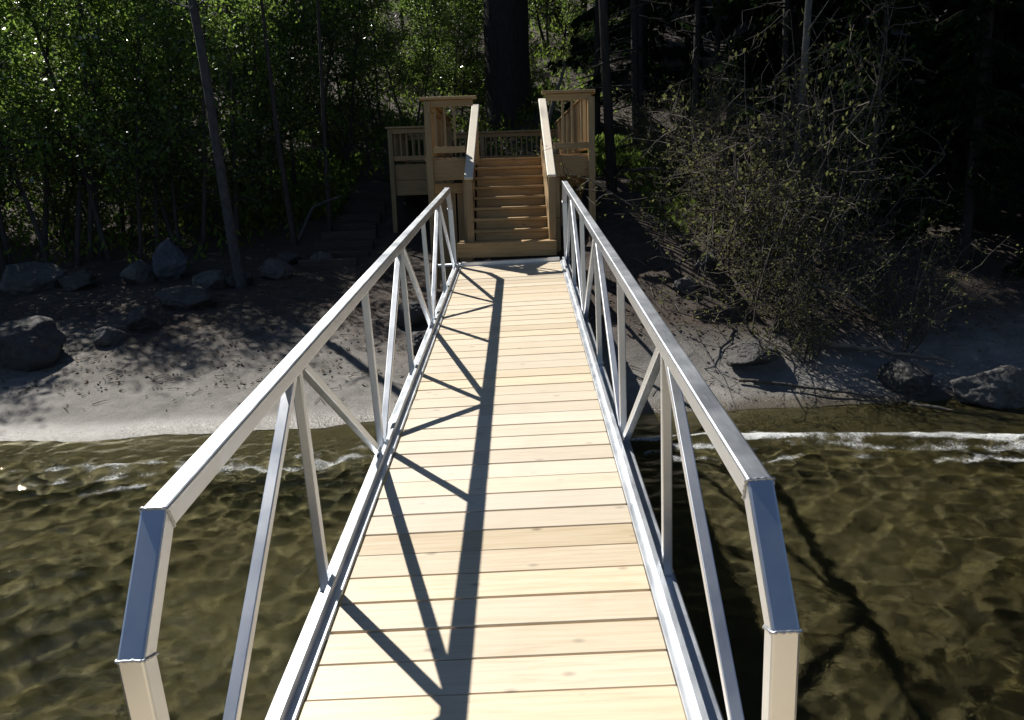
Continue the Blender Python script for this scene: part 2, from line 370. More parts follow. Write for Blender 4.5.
# ------------------------------------------------------------------ gangway (its own tilted frame: x across, y along, z above the deck)
GM = Matrix(((1.0, .017, -.025, -.153), (-.018, .998, -.068, .148), (.024, .069, .997, .468), (0, 0, 0, 1)))
gang = empty('gangway'); q = GM.to_3x3().to_quaternion(); gang.location = GM.to_translation(); gang.rotation_mode = 'QUATERNION'; gang.rotation_quaternion = q
tag(gang, 'aluminium truss gangway decked with pale pine planks reaching over the water to the timber stairs', 'gangway')
random.seed(5)
mb = MB(); y = 1.62; i = 0
while y < 10.66:
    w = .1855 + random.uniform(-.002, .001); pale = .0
    if 3.5 < y < 5.2: pale = random.uniform(.45, .9)  # mid-deck planks tinted paler to paint in the grazing sheen
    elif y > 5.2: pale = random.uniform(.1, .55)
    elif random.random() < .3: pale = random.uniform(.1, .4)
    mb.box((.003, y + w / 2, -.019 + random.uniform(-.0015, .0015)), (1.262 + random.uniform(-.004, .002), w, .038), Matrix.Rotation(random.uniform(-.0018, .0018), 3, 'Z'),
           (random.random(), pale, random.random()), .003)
    y += w + random.choice((.004, .005, .007, .011, .013)) + random.uniform(0, .002); i += 1
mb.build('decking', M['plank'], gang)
# near-black void under the planks comes from real joists
mb = MB()
for yy in np.arange(2.2, 10.7, .62): mb.box((0, yy, -.088), (1.38, .05, .09), None)
for xx in (-.42, 0, .42): mb.box((xx, 6.15, -.062), (.06, 9.0, .03), None)
mb.build('joist', M['metal'], gang)
POSTY = [1.607 + k * (10.76 - 1.607) / 6 for k in range(7)]; POSTY[0] = 1.607; CH = .985; XO = .7265; TW = .0635
nz = .747
for s in (-1, 1):
    x = s * XO
    path = [(1.607, -.06), (1.607, nz), (1.823, CH), (10.52, CH), (10.738, nz), (10.738, -.06)]
    mb = MB(); mb.profile([(x + a, b) for a, b in rrect(TW, TW, .007, 2)], path); rail = mb.build('top_rail', M['metal'], gang)
    # weld beads at the mitres
    for (py, pz), ang in (((1.607, nz), 22.5), ((1.823, CH), 67.5), ((10.52, CH), 112.5), ((10.738, nz), 157.5)):
        mb = MB(); ring = []; rr = rrect(TW + .003, TW + .003, .008, 3); rr2 = []
        for k in range(len(rr)):
            p0, p1 = rr[k], rr[(k + 1) % len(rr)]; m = max(1, int(math.hypot(p1[0] - p0[0], p1[1] - p0[1]) / .006))
            for j in range(m): rr2.append((p0[0] + (p1[0] - p0[0]) * j / m, p0[1] + (p1[1] - p0[1]) * j / m))
        a = R(ang); bn = Vector((0, -math.cos(a), math.sin(a))) ; kk = 1 / math.cos(R(22.5))
        for u, v in rr2: ring.append(Vector((x + u, py, pz)) + bn * v * kk + Vector((0, random.uniform(-.0012, .0012), random.uniform(-.0012, .0012))))
        ring.append(ring[0]); ring.append(ring[1])
        mb.tube(ring, [.0036 + .0012 * math.sin(j * 2.4) for j in range(len(ring))], 6, False); mb.build('weld_bead', M['weld'], rail, True)
    mb = MB(); mb.profile([(x + a, b) for a, b in rrect(TW, .12, .006, 2)], [(1.57, -.085), (10.79, -.085)]); mb.build('bottom_chord', M['metal'], gang)
    # toe angle along the deck edge
    mb = MB(); mb.profile([(s * a, b) for a, b in ((.634, -.005), (.634, .010), (.637, .013), (.667, .013), (.667, .049), (.670, .052), (.690, .052), (.692, .050), (.692, -.005))], [(1.60, 0), (10.70, 0)])
    mb.build('toe_board', M['metal'], gang)
    VW = .040
    for k in range(1, 6):
        mb = MB(); mb.profile([(x + a, b) for a, b in rrect(VW, VW, .004, 2)], [(POSTY[k], -.022), (POSTY[k], CH - TW / 2 + .001)])
        pst = mb.build('post', M['metal'], gang)
        for zz in (-.022, CH - TW / 2):
            mb = MB(); ring = [Vector((x + a, POSTY[k] + b, zz)) for a, b in rrect(VW + .002, VW + .002, .005, 3)]; ring += ring[:2]
            mb.tube(ring, [.0032 + .001 * math.sin(j * 2.1) for j in range(len(ring))], 5, False); mb.build('weld_bead', M['weld'], pst, True)
    for ka, kb in ((1, 0), (1, 2), (3, 2), (3, 4), (5, 4), (5, 6)):
        sg = 1 if kb > ka else -1
        ya = POSTY[ka] + sg * .075; yb = POSTY[kb] - sg * .055
        mb = MB(); mb.profile([(x + a, b) for a, b in rrect(VW, VW, .004, 2)], [(ya, CH - TW / 2 - .002), (yb, -.02)]); mb.build('brace', M['metal'], gang)
mb = MB(); mb.box((0, 10.71, .012), (1.262, .06, .075), None, None, .004); mb.build('end_plate', M['metal'], gang)
mb = MB(); mb.tube([(-.95, 10.82, .0), (.78, 10.82, .0)], .022, 10); mb.build('hinge_bar', M['metal'], gang, True)

# the end of the dock the photographer stands on, just behind and below the frame: its sunlit planks light the near posts
mb = MB()
for k in range(26): mb.box((-.1, 1.60 - k * .192 - .09, .49), (2.9, .184, .04), None, None, .003)
for xx in (-1.5, -.1, 1.3): mb.box((xx, -.85, .33), (.09, 4.9, .26))
o = mb.build('dock', M['plank']); tag(o, kind='structure')

# ------------------------------------------------------------------ timber staircase
random.seed(11)
st = empty('staircase', (.08, 11.05, 1.3)); tag(st, 'wooden staircase with pale sloping handrails climbing from the gangway to the deck', 'staircase')
def W(parent):  # world coordinates -> local of a parent that only translates
    return -parent.location
def part(mb, name, mat, root):
    off = W(root); mb.v = [tuple(Vector(v) + off) for v in mb.v]; return mb.build(name, mat, root)
X0, X1 = -.43, .545; ZB, ZT = 1.47, 2.575; NR = 8; RISE = (ZT - ZB) / NR; YS = 11.36; RUN = .25
mb = MB(); mb.box((-.02, 11.0, 1.372), (1.30, .038, .19), bev=.003); part(mb, 'landing_skirt', M['treated_x'], st)
mb = MB()
for j in range(3): mb.box((-.02, 11.065 + j * .145, 1.452), (1.26, .138, .036), bev=.003)
part(mb, 'landing_board', M['treated_x'], st)
for k in range(NR):
    y0 = YS + k * RUN; z0 = ZB + k * RISE
    mb = MB(); mb.box(((X0 + X1) / 2, y0 + .0125, z0 + RISE / 2 - .02), (X1 - X0 - .004, .025, RISE - .041), bev=.002); part(mb, 'riser', M['treated_x'], st)
    if k < NR - 1:
        mb = MB()
        for j in range(2): mb.box(((X0 + X1) / 2 - .02, y0 - .03 + .07 + j * .142, z0 + RISE - .019), (X1 - X0 + .03, .138, .038), bev=.004)
        part(mb, 'tread', M['treated_x'], st)
for s, xs in ((-1, X0 - .045), (1, X1 + .02)):
    mb = MB(); top = .17 if s > 0 else -.035
    ya, yb = YS - .16, YS + NR * RUN - .1
    za, zb = ZB + (ya - YS) / RUN * RISE + RISE, ZB + (yb - YS) / RUN * RISE + RISE
    pts = [(ya, za + top * .6), (yb, zb + top), (yb, zb - .3), (ya + .35, za - .1), (ya, za - .12)]
    vs = [(xs + dx, p, z) for dx in (-.019, .019) for p, z in pts]; n = len(pts)
    mb.add(vs, [tuple(range(n)), tuple(range(2 * n - 1, n - 1, -1))] + [(i, (i + 1) % n, n + (i + 1) % n, n + i) for i in range(n)]); part(mb, 'stringer', M['treated_y'], st)
for s, xb, xt, xtop, ztop in ((-1, -.485, -.425, -.42, 3.345), (1, .59, .58, .58, 3.40)):
    mb = MB(); mb.box((xb, 11.15, 1.86), (.089, .089, .82), bev=.004); part(mb, 'newel_post', M['treated_z'], st)
    mb = MB(); mb.box((xtop + s * .02, 13.14, 2.9), (.089, .089, .86), bev=.004); part(mb, 'newel_post', M['treated_z'], st)
    mb = MB(); a = Vector((xb, 11.07, 2.285)); b = Vector((xtop, 13.1, ztop)); mb.beam(a, b, .116, .040, bev=.010)
    hr = part(mb, 'handrail', M['cap_y'], st)
    mb = MB(); mb.beam(a + Vector((0, .1, -.005)), b + Vector((0, 0, -.065)), .038, .085, bev=.003); part(mb, 'under_rail', M['treated_y'], st)

# ------------------------------------------------------------------ timber deck
dk = empty('wooden_deck', (.05, 14.0, 1.6)); tag(dk, 'timber deck on posts with baluster railings around the head of the stairs', 'deck')
ZF = 2.57
def floor_strip(x0, x1, y0, y1, mb):
    y = y0
    while y < y1 - .05: mb.box(((x0 + x1) / 2, y + .069, ZF - .019), (x1 - x0, .138, .036), bev=.003); y += .145
mb = MB(); floor_strip(-1.09, -.49, 11.72, 13.12, mb); floor_strip(.625, 1.24, 11.72, 13.12, mb); floor_strip(-1.09, 1.24, 13.13, 16.5, mb); floor_strip(-2.22, 1.24, 16.51, 19.05, mb)
part(mb, 'floor', M['treated_x'], dk)
def fascia(a, b, z0, z1, n=1):
    mb = MB(); hh = (z1 - z0) / n
    for j in range(n): mb.beam((a[0], a[1], z0 + hh * (j + .5)), (b[0], b[1], z0 + hh * (j + .5)), .038, hh - .006, bev=.003)
    part(mb, 'rim_joist', M['treated_x'] if abs(a[0] - b[0]) > abs(a[1] - b[1]) else M['treated_y'], dk)
fascia((-1.06, 11.70), (-.47, 11.70), 2.27, 2.55); fascia((.615, 11.70), (1.19, 11.70), 2.27, 2.55)
fascia((-1.06, 11.72), (-1.06, 16.45), 2.27, 2.55); fascia((1.21, 11.72), (1.21, 19.0), 2.27, 2.55)
fascia((-.50, 11.72), (-.50, 13.1), 2.27, 2.55); fascia((.635, 11.72), (.635, 13.1), 2.27, 2.55)
fascia((-2.2, 16.48), (-1.08, 16.48), 1.98, 2.55, 2); fascia((-2.2, 16.5), (-2.2, 19.0), 1.98, 2.55, 2); fascia((-2.2, 19.06), (1.22, 19.06), 2.27, 2.55)
def dpost(x, y, z0, z1):
    mb = MB(); mb.box((x, y, (z0 + z1) / 2), (.089, .089, z1 - z0), bev=.004); part(mb, 'support_post', M['treated_z'], dk)
zt = 3.30
for x, y in ((-1.02, 11.655), (1.165, 11.655)): dpost(x, y, .8 if x < 0 else .9, zt)
for x, y in ((-.55, 11.80), (.69, 11.80)): dpost(x, y, 1.0, 2.53)
for x, y in ((-2.165, 16.43),): dpost(x, y, 1.0, 3.20)
for x, y in ((-1.04, 14.1), (-1.04, 16.4), (1.19, 14.1), (1.19, 16.5)): dpost(x, y, 1.0, zt)
for x, y in ((-2.16, 19.0), (1.19, 19.0), (-.5, 19.0)): dpost(x, y, 1.6, 3.15)
def railing(a, b, ztop, cap=(.05, .05), sp=.112):
    a, b = Vector((*a, 0)), Vector((*b, 0)); d = b - a; L = d.length; u = d.normalized(); xdir = abs(d.x) > abs(d.y); m = M['treated_x'] if xdir else M['treated_y']
    rl = empty('railing', (0, 0, 0), dk)
    def pp(mb, nm, mat):
        off = W(dk); mb.v = [tuple(Vector(v) + off) for v in mb.v]; return mb.build(nm, mat, rl)
    mb = MB(); mb.beam(a - u * cap[0] + Vector((0, 0, ztop - .019)), b + u * cap[1] + Vector((0, 0, ztop - .019)), .14, .036, bev=.005); pp(mb, 'cap_board', m)
    mb = MB(); mb.beam(a - u * (cap[0] - .05) + Vector((0, 0, ztop - .084)), b + u * (cap[1] - .05) + Vector((0, 0, ztop - .084)), .038, .086, bev=.003); pp(mb, 'top_rail', m)
    mb = MB(); mb.beam(a + Vector((0, 0, 2.675)), b + Vector((0, 0, 2.675)), .038, .086, bev=.003); pp(mb, 'bottom_rail', m)
    n = max(2, int(L / sp)); side = Vector((-u.y, u.x, 0)) * .036
    for k in range(1, n):
        p = a + d * (k / n) + side
        mb = MB(); mb.box((p.x, p.y, (2.63 + ztop - .045) / 2), (.030, .030, ztop - .045 - 2.63), bev=.003); pp(mb, 'baluster', M['treated_z'])
railing((-1.06, 11.66), (-.54, 11.66), 3.36, (.05, .18)); railing((.66, 11.66), (1.17, 11.66), 3.39, (.15, .05))
railing((-1.04, 11.80), (-1.04, 16.4), 3.36); railing((1.165, 11.80), (1.165, 19.0), 3.38)
railing((-2.2, 16.44), (-1.08, 16.44), 3.26); railing((-2.17, 16.55), (-2.17, 18.95), 3.26); railing((-2.1, 19.0), (1.15, 19.0), 3.24)
# slatted skirting boards under the left wing, and a knee brace at the right-hand post
for k in range(5):
    mb = MB(); x = -.99 + k * .115; mb.box((x, 12.0, 1.55), (.085 + .01 * (k % 2), .022, 1.36), bev=.002); part(mb, 'skirting_board', M['treated_z'], dk)
for k in range(4):
    mb = MB(); x = .72 + k * .115; mb.box((x, 12.6, 1.75), (.09, .022, 1.0), bev=.002); part(mb, 'skirting_board', M['treated_z'], dk)
mb = MB(); mb.beam((-1.0, 11.95, 2.16), (-.45, 11.95, 2.16), .038, .14, bev=.003); part(mb, 'cross_beam', M['treated_x'], dk)
mb = MB(); mb.beam((.70, 12.5, 2.20), (1.15, 12.5, 2.20), .038, .14, bev=.003); part(mb, 'cross_beam', M['treated_x'], dk)
mb = MB(); mb.beam((1.10, 11.70, 2.42), (1.06, 12.9, 1.80), .038, .14, bev=.003); part(mb, 'knee_brace', M['treated_y'], dk)

# ------------------------------------------------------------------ earth steps with timber edges
es = empty('timber_steps', (-2.9, 16, 1.2)); tag(es, 'dark earth steps edged with old timbers climbing the bank beside the deck', 'steps')
for k in range(10):
    f = k / 9; y = 13.6 + f * 6.4; x = -2.95 + .08 * math.sin(k); z = ground_z(x, y)
    mb = MB(); mb.box((x + random.uniform(-.05, .05), y, z + .04), (.95 + random.uniform(-.1, .15), .14, .19), Matrix.Rotation(random.uniform(-.05, .05), 3, 'Z'), bev=.012); part(mb, 'step_timber', M['old_wood'], es)

# ------------------------------------------------------------------ boulders
def boulder(name, x, y, w, d, h, seed, mat, label, sink=.25, peak=0.0, rz=0.0):
    bm = bmesh.new(); bmesh.ops.create_icosphere(bm, subdivisions=5, radius=1.0)
    rnd = random.Random(seed); planes = [(Vector((rnd.gauss(0, 1), rnd.gauss(0, 1), rnd.gauss(.2, .8))).normalized(), rnd.uniform(.55, .85)) for _ in range(11)]
    for v in bm.verts:
        p = v.co.normalized(); r = 1.0
        for nrm, dd in planes:
            k = p.dot(nrm)
            if k > 1e-3: r = min(r, dd / k)
        r = r * .95 + .05 + .06 * noise.noise(p * 1.7 + Vector((seed, 0, 0))) - .07 * abs(noise.noise(p * 2.6 + Vector((seed, 3, 0)))) - .035 * abs(noise.noise(p * 6.5 + Vector((3, seed, 0)))) + .05 * noise.noise(p * 5 + Vector((0, seed, 0))) + .02 * noise.noise(p * 13)
        q_ = p * r
        if q_.z > 0: q_.z *= 1 + peak * max(0, 1 - math.hypot(q_.x, q_.y) * 1.4)
        v.co = Vector((q_.x * w / 2, q_.y * d / 2, q_.z * h / 2))
    me = bpy.data.meshes.new(name); bm.to_mesh(me); bm.free(); me.materials.append(mat)
    me.polygons.foreach_set('use_smooth', np.ones(len(me.polygons), bool))
    o = link(name, me); o.location = (x, y, ground_z(x, y) + h / 2 - sink * h); o.rotation_euler = (0, 0, rz)
    return tag(o, label, 'rock', 'boulders along the shore')
B_ = [(-5.72, 9.7, 1.15, 1.0, .74, 'rock_dark', 'large dark angular boulder at the left end of the sandy beach', .2, .1),
      (-4.95, 10.15, .42, .4, .36, 'rock', 'small pale rock touching the large dark beach boulder', .2, 0),
      (-4.72, 10.75, .75, .55, .44, 'rock_dark', 'dark jagged rock second along the line from the large boulder', .2, 0),
      (-4.5, 11.5, 1.05, .6, .46, 'rock_dark', 'long low dark rock lying across the middle of the beach line', .25, 0),
      (-4.38, 12.35, .55, .5, .45, 'rock', 'pale rounded rock just before the leaning trunk on the beach', .2, .1),
      (-4.02, 12.55, .55, .5, .36, 'rock_dark', 'brownish low rock against the foot of the leaning trunk', .2, 0),
      (-5.75, 13.05, .60, .55, .46, 'rock', 'rounded greenish grey rock left of the pointed blue rock', .2, 0),
      (-5.25, 13.1, .65, .6, .62, 'rock_blue', 'pointed bluish rock standing at the forest edge', .12, 1.1),
      (-7.35, 12.9, 1.05, .8, .62, 'rock', 'wide rounded rock farthest back at the left forest edge', .2, 0),
      (-6.6, 12.9, .9, .7, .45, 'rock_dark', 'low dark rock in deep shade under the leafy shrubs', .3, 0),
      (-3.55, 12.9, .60, .5, .42, 'rock', 'grey rounded rock right of the leaning trunk foot', .2, 0),
      (-3.05, 13.9, .50, .45, .38, 'rock', 'grey rounded rock alone near the foot of the earth steps', .2, 0),
      (-3.65, 14.0, .45, .45, .30, 'rock_dark', 'small dark rock in shade behind the leaning trunk', .2, 0),
      (-1.05, 9.7, .55, .5, .42, 'rock_dark', 'dark rock on sand under the left side of the gangway', .25, 0),
      (-1.25, 10.6, .5, .45, .42, 'rock_dark', 'small rock below the far left railing of the gangway', .2, 0),
      (2.62, 8.85, .85, .55, .36, 'rock_dark', 'low dark rock with branches over it under the bare shrub', .25, 0),
      (4.05, 8.35, .66, .5, .40, 'rock_dark', 'flat topped dark rock at the right waterline', .2, 0),
      (4.78, 7.95, .95, .8, .62, 'rock', 'big sloping boulder wet at its foot on the right shore', .22, .1),
      (2.15, 10.2, .35, .3, .26, 'rock', 'pale stone half hidden in the bare shrub', .2, 0),
      (2.5, 10.6, .42, .3, .28, 'rock', 'pale stone higher up inside the bare shrub', .2, 0)]
for i, (x, y, w, d, h, m, lab, sk, pk) in enumerate(B_): boulder('boulder', x, y, w, d, h, i * 5.3 + 2.9, M[m], lab, sk + .08, pk, i * .9)

# ------------------------------------------------------------------ trees
def limb_path(p, d, L, wob, rnd, n=6, grav=0.0):
    pts = [Vector(p)]; d = Vector(d).normalized()
    for i in range(n):
        d = (d + Vector((rnd.gauss(0, wob), rnd.gauss(0, wob), rnd.gauss(0, wob) - grav))).normalized(); pts.append(pts[-1] + d * (L / n))
    return pts, d
def leafy_tree(seed, H, rad, crown_lo, spread, nlimb, nleaf, lsize, stems=1, bias=(0, 0)):
    """trunk and twigs into one MB, leaf centres into an array"""
    rnd = random.Random(seed); rg = np.random.default_rng(seed); mb = MB(); tips = []
    for s in range(stems):
        a = rnd.uniform(0, 6.28); base = Vector((math.cos(a), math.sin(a), 0)) * (.0 if stems == 1 else rnd.uniform(.1, .45))
        d = Vector((math.cos(a) * .16 * (stems > 1), math.sin(a) * .16 * (stems > 1), 1)); Hs = H * rnd.uniform(.75, 1.0) if s else H
        pts, _ = limb_path(base - Vector((0, 0, .2)), d, Hs, .05, rnd, 10); rs = rad * (1 if stems == 1 else rnd.uniform(.5, .9))
        mb.tube(pts, [rs * (1 - .88 * i / 10) for i in range(11)], 7)
        for k in range(nlimb):
            f = crown_lo + (1 - crown_lo) * (k + rnd.random()) / nlimb; i = min(9, int(f * 10)); p = pts[i].lerp(pts[i + 1], f * 10 - i)
            ang = rnd.uniform(0, 6.28); L = spread * (1.15 - .75 * f) * rnd.uniform(.6, 1.15)
            lp, ld = limb_path(p, (math.cos(ang) + bias[0], math.sin(ang) + bias[1], rnd.uniform(.1, .7)), L, .12, rnd, 5)
            mb.tube(lp, [rs * .32 * (1 - .8 * j / 5) * (1.2 - f * .8) + .003 for j in range(6)], 4, False)
            for j in range(1, 6):
                tips.append(lp[j])
                for _ in range(2):
                    sp, _d = limb_path(lp[j], (rnd.gauss(0, 1), rnd.gauss(0, 1), rnd.gauss(.2, .6)), L * .35, .2, rnd, 3)
                    mb.tube(sp, [.007, .005, .004, .003], 3, False); tips += sp[1:]
    tips = np.array([tuple(t_) for t_ in tips]); idx = rg.integers(0, len(tips), nleaf)
    c = tips[idx] + rg.normal(scale=.13, size=(nleaf, 3)) * (spread / 1.6) ** .5
    return mb, c, lsize * rg.uniform(.4, 1.5, nleaf)
def make_leafy(name, seed, mat, bark, **kw):
    mb, c, s = leafy_tree(seed, **kw); root = empty(name); mb.build('trunk', M[bark], root, True, False)
    link('crown', leaf_mesh('crown', c, s, M[mat], seed, .62, .6), root); return root
def place(root, x, y, sc=1.0, rz=0.0, sz=None, first=False, dz=0):
    o = root if first else copy_tree(root); o.location = (x, y, ground_z(x, y) + dz); o.rotation_euler = (0, 0, rz); o.scale = (sc, sc, sz or sc); return o

rnd = random.Random(77)
# leafy alders on the left bank
PA = [make_leafy('leafy_shrub', 21 + k, 'leaf', 'bark_alder', H=6.0 + .5 * k, rad=.075, crown_lo=.21, spread=1.6, nlimb=22, nleaf=9500, lsize=.078, stems=3) for k in range(3)]
spots = [(-8.4, 14.6, 1.15), (-7.4, 14.2, 1.1), (-6.5, 14.6, 1.0), (-5.75, 15.1, .9), (-8.9, 16.5, .75), (-7.6, 16.6, .7), (-6.4, 17.2, .7), (-5.2, 17.4, .75), (-4.7, 19.4, .95), (-9.8, 14.2, 1.2), (-6.0, 20.0, 1.15), (-8.0, 19.5, .95), (-3.9, 20.6, .85), (-3.2, 23.5, .8), (-1.7, 26.2, .85), (-.9, 29.5, .75), (-2.4, 31, .9), (-4.2, 29.5, .8), (1.6, 27.5, .9), (2.6, 24.5, .6), (-10.8, 16.2, .8), (-10.2, 19.0, .95), (-9.0, 21.5, 1.1), (-7.0, 22.5, 1.1), (-12.4, 17.5, 1.0), (-5.6, 23.8, 1.0), (-7.9, 15.6, .5), (-9.4, 15.2, .55), (-8.6, 17.8, .6), (-6.9, 18.6, .6), (-5.5, 19, .55), (-10.3, 17.0, .6), (-9.7, 15.9, .7), (-11.5, 15.4, .9), (-2.4, 22.6, .75), (-1.5, 24.0, .8)]
used = set()
for i, (x, y, s) in enumerate(spots):
    k = i % 3; o = place(PA[k], x, y, s, i * 1.7, first=k not in used); used.add(k)
    if y > 22 and x > -4.5: tag(o, 'sunlit leafy shrub glowing yellow-green behind the deck beside the massive trunk', 'shrub', 'sunlit shrubs behind the deck')
    elif y < 15.2: tag(o, 'tall leafy shrub in the front row above the shaded rocks on the left bank', 'shrub', 'front row of leafy shrubs')
    else: tag(o, 'leafy shrub deeper in the dim thicket behind the left bank', 'shrub', 'leafy shrubs deeper in the thicket')
# tall trees behind: broadleaf
PB = [make_leafy('broadleaf_tree', 51 + k, 'leaf_deep', 'bark_dark', H=15, rad=.14, crown_lo=.10, spread=2.8, nlimb=30, nleaf=14000, lsize=.15) for k in range(2)]
spots = [(2.0, 31, 1.0), (-2.4, 29, .5), (-6.8, 25, 1.0), (2.6, 29, .9), (-1.0, 34, 1.0), (-9.5, 23, .62), (-12.5, 20, .6), (-3.6, 33, .5), (4.2, 33, 1.0), (-13, 26, 1.2), (-10.0, 30, 1.35), (-15.5, 17, 1.1)]
used = set()
for i, (x, y, s) in enumerate(spots):
    k = i % 2; o = place(PB[k], x, y, s, i * 2.1, first=k not in used); used.add(k)
    tag(o, 'tall slender broadleaf tree in the dim woods behind the deck', 'tree', 'broadleaf trees behind the deck')

def conifer(seed, H, rad, lo, spread, nb, dens, bare=0.0):
    rnd = random.Random(seed); rg = np.random.default_rng(seed); mb = MB(); cs = []; ds = []
    pts, _ = limb_path((0, 0, -.3), (0, 0, 1), H, .012, rnd, 14); mb.tube(pts, [rad * (1 - .93 * i / 14) for i in range(15)], 10)
    for k in range(nb):
        f = (k + rnd.random()) / nb; z = f; i = min(13, int(z * 14)); p = pts[i].lerp(pts[i + 1], z * 14 - i); ang = rnd.uniform(0, 6.28)
        L = spread * (1.1 - f) ** .7 * rnd.uniform(.55, 1.1); dead = f < lo
        if dead and rnd.random() > .75: continue
        lp, _ = limb_path(p, (math.cos(ang), math.sin(ang), -.15 if not dead else rnd.uniform(-.3, .1)), L * (.7 if dead else 1), .09, rnd, 5, .05)
        mb.tube(lp, [.022 * (1 - .8 * j / 5) + .003 for j in range(6)], 4, False)
        if dead:
            for j in range(1, 6):
                sp, _ = limb_path(lp[j], (rnd.gauss(0, 1), rnd.gauss(0, 1), rnd.gauss(-.3, .5)), L * .3, .25, rnd, 3, .06); mb.tube(sp, [.006, .005, .004, .002], 3, False)
        else:
            n = int(dens * L); tt = rg.random(n) ** .7 * 5
            for q_ in tt:
                j = min(4, int(q_)); b = lp[j].lerp(lp[j + 1], q_ - j); sd = Vector((-math.sin(ang), math.cos(ang), 0)) * rnd.gauss(0, .28 * L * .35)
                cs.append(tuple(b + sd + Vector((0, 0, -abs(rnd.gauss(0, .12)) - .2 * sd.length)))); ds.append((math.cos(ang) * .6 + sd.x, math.sin(ang) * .6 + sd.y, -.55))
    return mb, np.array(cs), np.array(ds), rg
def make_conifer(name, seed, size=.34, **kw):
    mb, c, d, rg = conifer(seed, **kw); root = empty(name); mb.build('trunk', M['bark_dark'], root, True, False)
    if len(c): link('crown', leaf_mesh('crown', c, size * rg.uniform(.6, 1.3, len(c)), M['needle'], seed, .42, 0, d), root)
    return root
PC = [make_conifer('conifer', 71, H=22, rad=.26, lo=.10, spread=3.6, nb=95, dens=46), make_conifer('conifer', 72, H=17, rad=.2, lo=.06, spread=3.0, nb=85, dens=48)]
spots = [(5.2, 15.5, .8, 1), (6.4, 11.6, .55, 0), (5.6, 12.9, .5, 1), (8.2, 10.6, .6, 1), (5.7, 10.5, .3, 0), (6.7, 10.0, .33, 1), (7.7, 9.7, .33, 0), (5.0, 11.6, .34, 1), (7.6, 14.0, .9, 0), (9.8, 12.6, .9, 1), (6.6, 18.5, 1.0, 0), (9.3, 17.5, 1.0, 1), (12.4, 14.5, 1.0, 0), (3.4, 21.5, .9, 1), (5.2, 24, 1.0, 0), (8.0, 23, 1.1, 1), (11.5, 20, 1.1, 0), (14.5, 18, 1.1, 1),
         (-.6, 40, .6, 0), (3.0, 39, 1.2, 1), (6.5, 32, 1.2, 0), (-4.5, 41, .5, 1), (-8.5, 38, .45, 0), (-12.5, 34, .7, 1), (-16.5, 29, .7, 0), (-19, 22, 1.2, 1), (10.5, 29, 1.2, 1), (15, 25, 1.2, 0), (18.5, 20, 1.2, 1), (16.5, 13.5, 1.0, 0), (13.2, 10.8, .8, 1), (-5.8, 33.5, .45, 0), (-2.0, 37, .5, 1), (1.2, 36, .6, 0)]
used = set()
for i, (x, y, s, k) in enumerate(spots):
    o = place(PC[k], x, y, s, i * 1.3, first=k not in used); used.add(k)
    tag(o, 'dark conifer in the deep shade of the forest', 'tree', 'dark forest conifers')
# bare-limbed trees to the right of the deck
PD = [make_conifer('bare_tree', 83 + k, H=11, rad=.085, lo=1.0, spread=1.9, nb=60, dens=0) for k in range(2)]
spots = [(2.6, 17.0), (3.4, 15.6), (4.2, 17.5), (3.0, 19.0), (4.6, 14.2), (5.6, 13.2), (2.2, 20.5), (5.3, 20.5), (6.3, 15.6), (7.0, 12.4)]
used = set()
for i, (x, y) in enumerate(spots):
    k = i % 2; o = place(PD[k], x, y, rnd.uniform(.8, 1.1), i * 1.9, first=k not in used); used.add(k)
    tag(o, 'thin bare-limbed tree with dead twigs in the dim woods right of the deck', 'tree', 'bare trees right of the deck')

# named single trees
def lone_trunk(name, pts, rads, bark, label, nb=0, seed=1, Lb=.8, up=.2, crown=None, n=10, lo=.2):
    base = Vector(pts[0]); rn = random.Random(seed); root = empty(name, base); mb = MB(); loc = [Vector(p) - base for p in pts]
    fine = []; fr_ = []
    for i in range(len(loc) - 1):
        for j in range(6):
            f = j / 6; fine.append(loc[i].lerp(loc[i + 1], f) + Vector((rn.gauss(0, rads[i] * .06), rn.gauss(0, rads[i] * .06), 0))); fr_.append((rads[i] * (1 - f) + rads[i + 1] * f) * rn.uniform(.96, 1.05))
    fine.append(loc[-1]); fr_.append(rads[-1]); fr_[0] *= 1.35; mb.tube(fine, fr_, n); mb.build('trunk', M[bark], root, True, False)
    tips = []
    for k in range(nb):
        mb = MB(); i = rn.randrange(int(len(fine) * lo), len(fine)); a = rn.uniform(0, 6.28)
        lp, _ = limb_path(fine[i], (math.cos(a), math.sin(a), rn.uniform(-.1, .5) + up), Lb * rn.uniform(.4, 1.2), .13, rn, 5)
        mb.tube(lp, [.013 * (1 - .8 * j / 5) + .002 for j in range(6)], 4, False)
        for j in range(1, 6):
            sp, _ = limb_path(lp[j], (rn.gauss(0, 1), rn.gauss(0, 1), rn.gauss(.3, .5)), Lb * .3, .2, rn, 3); mb.tube(sp, [.005, .004, .003, .002], 3, False); tips += sp[2:]
        mb.build('branch', M[bark], root, True, False)
    if crown and tips:
        rg = np.random.default_rng(seed); tp = np.array([tuple(v) for v in tips]); c = tp[rg.integers(0, len(tp), crown[1])] + rg.normal(scale=.1, size=(crown[1], 3))
        link('crown', leaf_mesh('crown', c, crown[2] * rg.uniform(.6, 1.2, crown[1]), M[crown[0]], seed, .6, .4), root)
    return tag(root, label, 'tree')
lone_trunk('leaning_tree', [(-3.93, 12.3, .62), (-4.06, 12.3, 2.38), (-4.15, 12.3, 4.0), (-4.3, 12.3, 6.0), (-5.7, 12.5, 8.6)], [.080, .068, .062, .056, .035], 'bark_grey', 'grey slender trunk leaning left at the top of the beach', 8, 5, .9, .3)
